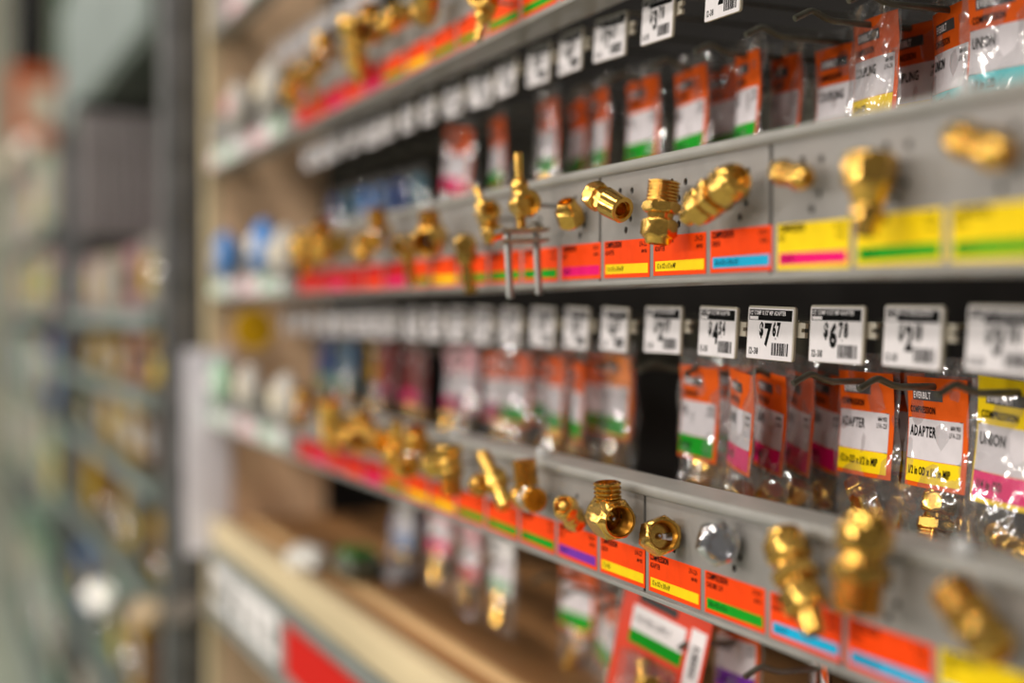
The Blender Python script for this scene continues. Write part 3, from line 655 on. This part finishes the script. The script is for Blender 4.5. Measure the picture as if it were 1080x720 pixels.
for i, (s, c1, c2) in enumerate([(1.55, 'teal', 'navy'), (1.62, 'navy', 'teal'), (1.69, 'skyblue', 'pink'), (1.76, 'skyblue', 'white'), (1.83, 'teal', 'skyblue'), (1.9, 'navy', 'pink')]):
    bag(s, .53, HZ0 - .030, st(c1, c2, 'TUBE', 'TA-%d' % (30 + i), '3/8 in'), 'blurred dark blue carded bag in the upper row, %s past the leaning magenta one' % ORD[i], G0, yaw=-4)
bag(.801, .640, HZ0, og, 'dim bag deep behind the orange and white one, upper right', G0, yaw=6)
bag(.690, .640, HZ0, og, 'dim bag deep behind the UNION bag pair, upper right', G0, yaw=6)
bag(.867, .630, HZ0, og, 'dim bag deep behind the slanting pair of the upper row', G0, yaw=6)
# lower row
hs2 = [.80, .887, .917 + .03, 1.02, 1.085, 1.15, 1.25, 1.33, 1.42]
for i, s in enumerate(hs2): hook(s, HZ2, 'dark wire hook below the lower rail, %s from the right' % ORD[i], 'hooks under the lower middle rail', False)
bag(.775, .545, HZ2 + .018, op, 'orange card with purple band below the blue banded label', G2, yaw=-30)
bag(.828, .575, HZ2 + .018, op, 'orange card with purple band, middle of three below the lower rail', G2, yaw=-35)
bag(.887, .548, HZ2 + .018, op, 'orange card with white field and purple band below the green label', G2, yaw=0)
bag(1.085, .545, HZ2 - .010, og, 'tilted orange, white and green carded bag with a brass piece, below the lower rail', G2, yaw=-6, roll=-10, kind='small_coupling')
bag(1.15, .545, HZ2 + .01, og, 'green banded bag behind the tilted one below the lower rail', G2, yaw=6)
bag(1.25, .512, HZ2 + .018, st('white', 'palegreen', 'TUBE', 'TA-9', '1/4 in'), 'blurred white bag with green edge below the lower rail', G2, yaw=6, scale=.85)
bag(1.33, .51, HZ2 + .018, st('pink', 'red', 'NUT', 'LFA-117', '1/4 in'), 'blurred pink and red carded bag below the lower rail', G2, yaw=6, scale=.85)
bag(1.42, .51, HZ2 + .03, st('pink', 'magenta', 'NUT', 'LFA-118', '1/4 in'), 'farthest pink carded bag below the lower rail', G2, yaw=6, scale=.85)
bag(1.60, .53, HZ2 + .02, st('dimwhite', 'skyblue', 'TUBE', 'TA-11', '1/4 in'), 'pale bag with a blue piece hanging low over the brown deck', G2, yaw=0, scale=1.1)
# red blister pack leaning under the lower rail
M_ = PANEL(P(696, 682, .497), yaw=R(22), roll=R(-14)) @ Matrix.Scale(.86, 4)
t = thing('blister_pack', 'red blister pack with white and green label leaning below the lower rail', 'package', mtx=M_)
RED = mat('red_card', (236, 70, 38), .45, 0, .04, 60)
box('card', -.048, .048, -.070, .042, -.0008, .0006, RED, t, .0004)
c = box('white_field', -.034, .024, .004, .026, .0006, .0009, WHITE, t); box('green_band', -.034, .024, -.008, .004, .0006, .0009, cmat('green'), t)
bc = box('barcode_field', .029, .045, -.022, .030, .0006, .0009, WHITE, t)
b_ = link('barcode', BARS, bc); b_.matrix_local = Matrix.Translation((.041, -.012, .0009)) @ Matrix.Rotation(R(90), 4, 'Z') @ Matrix.Diagonal((1.7, 1, 1, 1))
o = link('lettering', mesh('lettering', *text('WATER SUPPLY', -.030, .012, .0085, .62, 0, z=.0010)), t, INK)
box('logo_badge', -.030, .012, .030, .038, .0006, .0009, mat('badge_grey', (66, 64, 64), .5), t)
box('blister', -.034, .026, -.062, -.012, .0006, .012, CLEAR, t, .005, 3)
o = link('brass_fitting', inner_mesh('nut_elbow', 30, .9), t); o.location = (.0, .043, .008)
box('card_sleeve', -.054, -.049, -.070, .042, -.002, .001, CLEAR, t)

# ------------------------------------------------------------------ deck, side panel, price channel
dk = struct(thing('deck', '', '')); del dk['label']; del dk['category']; dk.name = 'trim_1'
ZD_ = EYE - .316
prev = DR
for i, (x0, x1, m_) in enumerate([(DR, DR + .020, CREAMW), (DR + .0215, DR + .047, BROWNW), (DR + .0485, DR + .066, BROWNL), (DR + .068, DR + .150, BROWNW), (DR + .152, DR + .25, BROWNW), (DR + .252, XB, BROWNW)]):
    box('board', x0, x1, S0, S1, ZD_ - (.038 if i == 0 else .020), ZD_ + (0 if i == 0 else -.004), m_, dk, .0015)
sp = struct(box('wall_far_end', DR + .012, .590, S1 + .005, S1 + .028, .10, 2.6, TAN))
struct(box('wall_dark_standin', .590, XB, S1 + .007, S1 + .028, .10, 2.6, PEG))  # dark panel standing in for dark bags deep in the corner
struct(box('trim_2', DR - .004, DR + .012, S1 + .004, S1 + .034, .10, 2.6, CREAMW, None, .002))
ch = thing('price_channel', 'grey metal price channel under the cream deck edge', 'price rail', (0, 0, 0))
link('channel', mesh('channel', *extrude_profile([(DR + .02, ZD_ - .040), (DR - .004, ZD_ - .040), (DR - .008, ZD_ - .050), (DR - .002, ZD_ - .060), (DR - .002, ZD_ - .132), (DR - .010, ZD_ - .140), (DR + .02, ZD_ - .142)], S0, S1), True, 40), ch, METG)
for a, b, c_ in [(S(302, DR), S(302, DR) - .33, 'red'), (S(298, DR) + .28, S(298, DR) + .02, 'white'), (S1 - .02, S(298, DR) + .30, 'white')]:
    o = box('price_strip', DR - .0035, DR - .0022, min(a, b), max(a, b), ZD_ - .124, ZD_ - .062, cmat(c_), ch)
    if c_ == 'white':
        for k in range(3):
            yk = min(a, b) + (max(a, b) - min(a, b)) * (k + .5) / 3
            box('print_block', DR - .0040, DR - .0034, yk - .025, yk + .02, ZD_ - .110, ZD_ - .084, cmat('grey'), o)
# loose things on the deck
def lump(name, label, cat, px, py, X_, r, m_, seed, sq=(1, 1, .6), extra=None, z=None):
    p = P(px, py, X_)
    rg = random.Random(seed); v, f_ = ball(0, 1, 20)
    ph = [rg.uniform(0, 6) for _ in range(4)]
    vv = []
    for q in v:
        d = 1 + .14 * math.sin(5 * q[0] + ph[0]) * math.sin(4 * q[1] + ph[1]) + .10 * math.sin(9 * q[2] + 6 * q[0] + ph[2])
        vv.append((q[0] * r * sq[0] * d, q[1] * r * sq[1] * d, max(-r * sq[2] * .85, q[2] * r * sq[2] * d)))
    t = thing(name, label, cat, (p.x, p.y, (ZD_ - .004 if z is None else z) + r * sq[2] * .85))
    link('pouch', mesh('pouch', vv, f_, True, 50), t, m_)
    if extra:
        v, f_ = boxdata(-r * .5, r * .5, -r * .8, r * .8, 0, r * sq[2] * 1.05); o = link('card', mesh('card', v, f_), t, cmat(extra))
    return t
lump('small_bag', 'crumpled white plastic bag on the cream deck edge', 'bag', 322, 648, DR + .03, .030, mat('white_film', (228, 226, 220), .25, 0, .05, 40, .4), 1, (.8, 1.6, .5))
lump('small_bag', 'small dark bag with a green card lying on the brown deck', 'bag', 378, 632, DR + .07, .032, mat('dark_film', (84, 86, 70), .25, 0, .2, 40, .4), 2, (.9, 1.3, .6), 'leaf')
lump('small_bag', 'small pale bag with a blue piece standing on the brown deck', 'bag', 430, 585, .56, .026, mat('pale_film', (176, 172, 176), .25, 0, .1, 40, .4), 3, (.8, 1, 1.2), 'skyblue')
lump('small_bag', 'grey crumpled bag on the brown deck in front of the blue piece', 'bag', 422, 622, .52, .022, mat('pale_film', (176, 172, 176)), 4, (.9, 1.2, .6))
# yellow round tag on the side panel
p = P(268, 347, .424); t = thing('round_tag', 'yellow round hang tag in front of the tan side panel', 'tag', mtx=Matrix.Translation((p.x, p.y, p.z)) @ Matrix.Rotation(R(90), 4, 'X'))
link('disc', mesh('disc', *rings([e(-.002, 0), e(-.002, .027), e(.002, .027), e(.002, .0)], 28), True, 40), t, cmat('mustard'))
link('hub', mesh('hub', *rings([e(.0, 0), e(.0, .007), e(.005, .006), e(.005, .0)], 20), True, 40), t, cmat('brown'))
link('hanger', mesh('hanger', *tube([(0, .022, 0), (0, .022, -(S1 + .006 - p.y))], .0015)), t, STEEL)
# bags of tubing at the far end of the rails
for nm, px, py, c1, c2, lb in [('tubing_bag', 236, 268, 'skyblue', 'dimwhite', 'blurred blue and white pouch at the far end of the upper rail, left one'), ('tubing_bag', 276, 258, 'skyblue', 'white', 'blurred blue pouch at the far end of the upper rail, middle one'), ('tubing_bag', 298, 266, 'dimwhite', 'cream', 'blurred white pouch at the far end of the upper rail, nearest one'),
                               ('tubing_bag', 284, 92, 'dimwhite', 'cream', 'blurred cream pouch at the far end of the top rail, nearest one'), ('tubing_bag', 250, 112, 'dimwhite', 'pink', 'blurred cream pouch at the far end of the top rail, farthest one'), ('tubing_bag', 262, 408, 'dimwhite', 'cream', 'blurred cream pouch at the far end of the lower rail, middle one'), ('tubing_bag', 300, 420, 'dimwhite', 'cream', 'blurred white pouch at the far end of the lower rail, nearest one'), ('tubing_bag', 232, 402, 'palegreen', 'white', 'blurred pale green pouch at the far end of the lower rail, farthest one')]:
    p = P(px, py, DR - .016)
    t = thing(nm, lb, 'bag', mtx=PANEL(p), group='pouches at the far rail ends')
    v, f_ = ball(0, 1, 16)
    link('pouch', mesh('pouch', [(q[0] * .046, q[1] * .030 + .004 * math.sin(q[0] * 5), q[2] * .014) for q in [(a, b, c) for a, b, c in v]], f_, True, 60), t, cmat(c1))
    link('label', mesh('label', *rounded(.04, .022, .004, .002)), t, cmat(c2)).location = (-.02, -.011, .0125)

# ------------------------------------------------------------------ steel upright and white sign at the bay end
UP = mat('upright_steel', (122, 122, 124), .32, .5, .1, 20)
up = thing('steel_upright', 'tall light steel rack upright at the far end of the bay', 'upright', (0, 0, 0))
box('post', .352, .398, S1 + .06, S1 + .11, 0, 2.8, UP, up, .004)
for k in range(26): box('slot', .3715, .3785, S1 + .0590, S1 + .0605, .12 + k * .1, .15 + k * .1, mat('slot_black', (20, 20, 20), .7), up)
box('flange', .398, .416, S1 + .075, S1 + .10, 0, 2.8, UP, up, .002)
ws = thing('white_sign', 'blank whitish card sign hanging on the upright', 'sign', (0, 0, 0))
box('panel', .370, .442, S1 - .004, S1 + .002, EYE - .37, EYE - .06, mat('white_board', (246, 241, 250), .4, 0, .03, 30), ws, .003)
box('hanger', .400, .412, S1 - .001, S1 + .055, EYE - .07, EYE - .062, STEEL, ws)

# ------------------------------------------------------------------ next bays down the aisle
SHELF = mat('far_shelf_grey', (78, 90, 82), .45, .1, .1, 20)
def bay(word, y0, y1, x0, shelves, backm, wname, top=2.7):
    struct(box(wname, .82, .84, y0, y1, 0, top, backm)); struct(box(wname + '_shade_panel', x0 + .065, .82, y1 + .001, y1 + .02, 0, top, backm))  # dark end panel added so the space under the shelf reads black
    for q, yy in enumerate((y0 - .042, y1)):
        t = thing('rack_upright', 'light steel upright at the %s end of the %s bay' % (('near', 'far')[q], word), 'upright', (x0, yy, 0))
        box('post', .02, .06, 0, .04, 0, top, UP, t, .003); box('foot', 0, .09, 0, .04, 0, .012, UP, t)
    for i, (h, th) in enumerate(shelves):
        t = thing('metal_shelf', 'grey metal shelf, %s from the top in the %s bay' % (ORD[i], word), 'shelf', (0, 0, EYE + h), 'far shelves')
        box('board', x0, .818, y0 + .002, y1 - .002, -th, 0, SHELF, t, .003)
        box('price_strip', x0 - .004, x0, y0 + .05, y1 - .05, -th * .9, -.004, mat('far_strip', (138, 150, 148), .4, 0, .12, 6), t)
DARKB = mat('far_dark_panel', (44, 42, 40), .7, 0, .1, 20)
bay('blurred rod', 2.42, 4.05, .365, [(.80, .34), (.0, .035), (-.145, .03), (-.30, .03), (-.50, .03), (-.78, .03), (-1.15, .10)], DARKB, 'wall_far_bay_near')
bay('farthest blurred', 4.25, 6.4, .345, [(.25, .03), (.0, .035), (-.28, .03), (-.60, .03), (-1.15, .10)], DARKB, 'wall_far_bay_end', 1.9)
# hanging grey rods
RODM = mat('grey_rod', (150, 142, 142), .4, .3, .1, 10)
for k in range(16):
    t = thing('hanging_rod', 'slim grey rod in the hanging bundle at the far left, %s from the aisle' % ORD[k], 'rod', (.308 + k * .0108, 3.0 + .012 * (k % 2), EYE + .28), 'rods in the far bay')
    link('shaft', mesh('shaft', *cyl(-.13, .125, .0048, N=10), True), t, RODM)
    link('cap', mesh('cap', *cyl(.123, .135, .0052, N=10), True), t, INK)
rb_ = thing('rod_hanger', 'dark bar carrying the hanging grey rods at the far left', 'bar', (0, 0, 0))
box('bar', .300, .52, 2.994, 3.018, EYE + .415, EYE + .425, INK, rb_); box('strap', .47, .49, 3.0, 3.012, EYE + .425, EYE + .46, STEEL, rb_)
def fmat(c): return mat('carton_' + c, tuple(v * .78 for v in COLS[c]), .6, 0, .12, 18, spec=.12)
# products on the far shelves
def product(y, x, z, wd, dp, hg, c1, c2, label, grp, glint_ball=False):
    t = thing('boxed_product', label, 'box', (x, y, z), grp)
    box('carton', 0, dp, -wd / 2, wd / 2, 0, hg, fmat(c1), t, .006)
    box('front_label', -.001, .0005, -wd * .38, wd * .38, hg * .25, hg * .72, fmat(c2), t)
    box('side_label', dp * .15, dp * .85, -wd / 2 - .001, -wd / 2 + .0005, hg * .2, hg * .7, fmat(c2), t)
    if glint_ball: link('glint_ball', mesh('glint_ball', *sph((-.008, 0, hg * .5), .016), True, 60), t, CHROME)  # chrome ball added to the carton only for its glint
rr = random.Random(11)
rows2 = [(.0, ['dimwhite', 'dimwhite', 'pink', 'dimwhite', 'cream', 'dimwhite', 'pink', 'dimwhite'], .13), (-.145, ['brown', 'mustard', 'pink', 'mustard', 'brown', 'mustard', 'cream', 'brown'], .095), (-.30, ['mustard', 'brown', 'mustard', 'grey', 'mustard', 'pink', 'grey', 'leaf'], .11),
         (-.50, ['brown', 'mustard', 'grey', 'mustard', 'brown', 'darkred', 'mustard', 'grey'], .13), (-.78, ['grey', 'brown', 'mustard', 'grey', 'palegreen', 'brown', 'grey', 'skyblue'], .18), (-1.15, ['grey', 'grey', 'brown', 'palegreen', 'grey', 'grey', 'grey', 'cream'], .22)]
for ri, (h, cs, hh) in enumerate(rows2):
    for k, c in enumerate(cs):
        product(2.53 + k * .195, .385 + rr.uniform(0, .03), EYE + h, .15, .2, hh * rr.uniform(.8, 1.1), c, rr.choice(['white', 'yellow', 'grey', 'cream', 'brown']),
                'blurred %s product past the upright, %s shelf below the rods, %s along' % (c, ORD[ri], ORD[k]), 'products in the bay past the upright', glint_ball=(ri >= 3 and k in (0, 2, 4)) or (ri == 0 and k == 0))
rows3 = [(.25, ['cream', 'palegreen', 'cream', 'pink', 'cream', 'cream'], .25), (.0, ['pink', 'cream', 'palegreen', 'cream', 'pink', 'cream'], .2), (-.28, ['skyblue', 'darkred', 'cream', 'palegreen', 'cream', 'skyblue'], .22), (-.60, ['palegreen', 'cream', 'grey', 'cream', 'palegreen', 'cream'], .25), (-1.15, ['palegreen', 'grey', 'palegreen', 'cream', 'palegreen', 'grey'], .35)]
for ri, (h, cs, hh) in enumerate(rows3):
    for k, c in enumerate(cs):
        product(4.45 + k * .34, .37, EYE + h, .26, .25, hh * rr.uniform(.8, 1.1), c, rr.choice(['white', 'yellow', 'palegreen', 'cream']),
                'blurred %s product on the %s shelf of the farthest bay, %s along' % (c, ORD[ri], ORD[k]), 'products in the farthest bay', glint_ball=(ri == 4 and k < 2))
# end of the aisle
struct(box('wall_back', -3, 3.5, 13.5, 13.6, 0, 5, mat('far_wall', (196, 196, 176), .7, 0, .1, 2)))
sg = thing('hanging_sign', 'blurred orange hanging aisle sign at the far left', 'sign', (0, 0, 0))
box('board', .40, .67, 7.0, 7.03, EYE + .77, EYE + 1.13, mat('sign_orange', (216, 104, 48), .5, 0, .1, 4), sg, .004)
box('pale_panel', .47, .61, 6.994, 7.0, EYE + .86, EYE + 1.05, cmat('cream'), sg)
for xx in (.43, .64): link('wire', mesh('wire', *tube([(xx, 7.035, EYE + 1.12), (xx, 7.035, EYE + 2.6)], .003)), sg, STEEL)
ds = thing('dark_board', 'blurred black board above the orange sign at the far left', 'sign', (0, 0, 0))
box('board', .43, .60, 7.2, 7.23, EYE + 1.18, EYE + 2.4, mat('board_black', (14, 16, 15), .7), ds, .004); box('bottom_rail', .43, .60, 7.195, 7.235, EYE + 1.165, EYE + 1.18, INK, ds)
bn = thing('green_banner', 'blurred dark green banner high at the far left', 'banner', (0, 0, 0))
box('cloth', .63, .76, 7.2, 7.215, EYE + .95, EYE + 2.4, mat('banner_green', (40, 110, 70), .7, 0, .2, 6), bn)
box('rod', .62, .77, 7.195, 7.22, EYE + .94, EYE + .95, STEEL, bn)
for xx, zz, c_, lb in [(.42, .70, 'cream', 'pale ball standing in for a white glow under the orange sign'), (.64, .62, 'mustard', 'yellowish ball standing in for a glow under the orange sign')]:
    t = thing('glow_ball', lb, 'ball', (xx, 7.3, EYE + zz)); link('globe', mesh('globe', *ball(0, .07), True, 60), t, cmat(c_))  # glow spot painted as a coloured ball, gives no light
    link('cord', mesh('cord', *tube([(0, 0, .07), (0, 0, 1.8)], .004)), t, INK)

# added chrome plates, tilted to throw lamp glints at the camera
for i, (px, py, X_, an, rg_, lb) in enumerate([(102, 627, .350, (.364, None, -.515), .33, 'added chrome plate aimed to glint, low at the left, leftmost of three'), (150, 645, .340, (.364, None, -.512), .50, 'added chrome plate aimed to glint, low at the left, middle of three'),
        (193, 640, .374, (.374, S1 + .062, None), .68, 'added chrome plate aimed to glint, low at the left, beside the upright'), (26, 150, .325, (.342, None, .235), .36, 'added chrome plate aimed to glint under the orange sign')]):
    p = P(px, py, X_)
    d = ((Vector((-.95, 2.4, 3.9)) - p).normalized() + (Vector((0, 0, EYE)) - p).normalized()).normalized()
    mtx = Matrix.Translation(p) @ d.to_track_quat('Z', 'Y').to_matrix().to_4x4()
    t = thing('glint_plate', lb, 'plumbing cover', mtx=mtx, group='added glint plates down the aisle')
    cm = mat('glint_chrome_%d' % i, [(200, 198, 192), (160, 142, 116), (118, 112, 104), (190, 180, 170)][i], rg_, 1, .05, 100); r0 = .012
    cap = [e(.2 * (math.cos(a) - math.cos(.13)), .2 * math.sin(a)) for a in [.13 * k / 6 for k in range(7)]]
    link('dome', mesh('dome', *rings(cap[::-1], 28), True, 60), t, cm)
    link('rim', mesh('rim', *collar(-.004, .001, .029, .0245), True, 40), t, cm)
    anchor = Vector((an[0], p.y if an[1] is None else an[1], p.z if an[2] is None else EYE + an[2]))
    iv = mtx.inverted()
    link('hanger', mesh('hanger', *tube([iv @ (p - d * .002), iv @ (p - d * .006), iv @ anchor], .002)), t, STEEL)
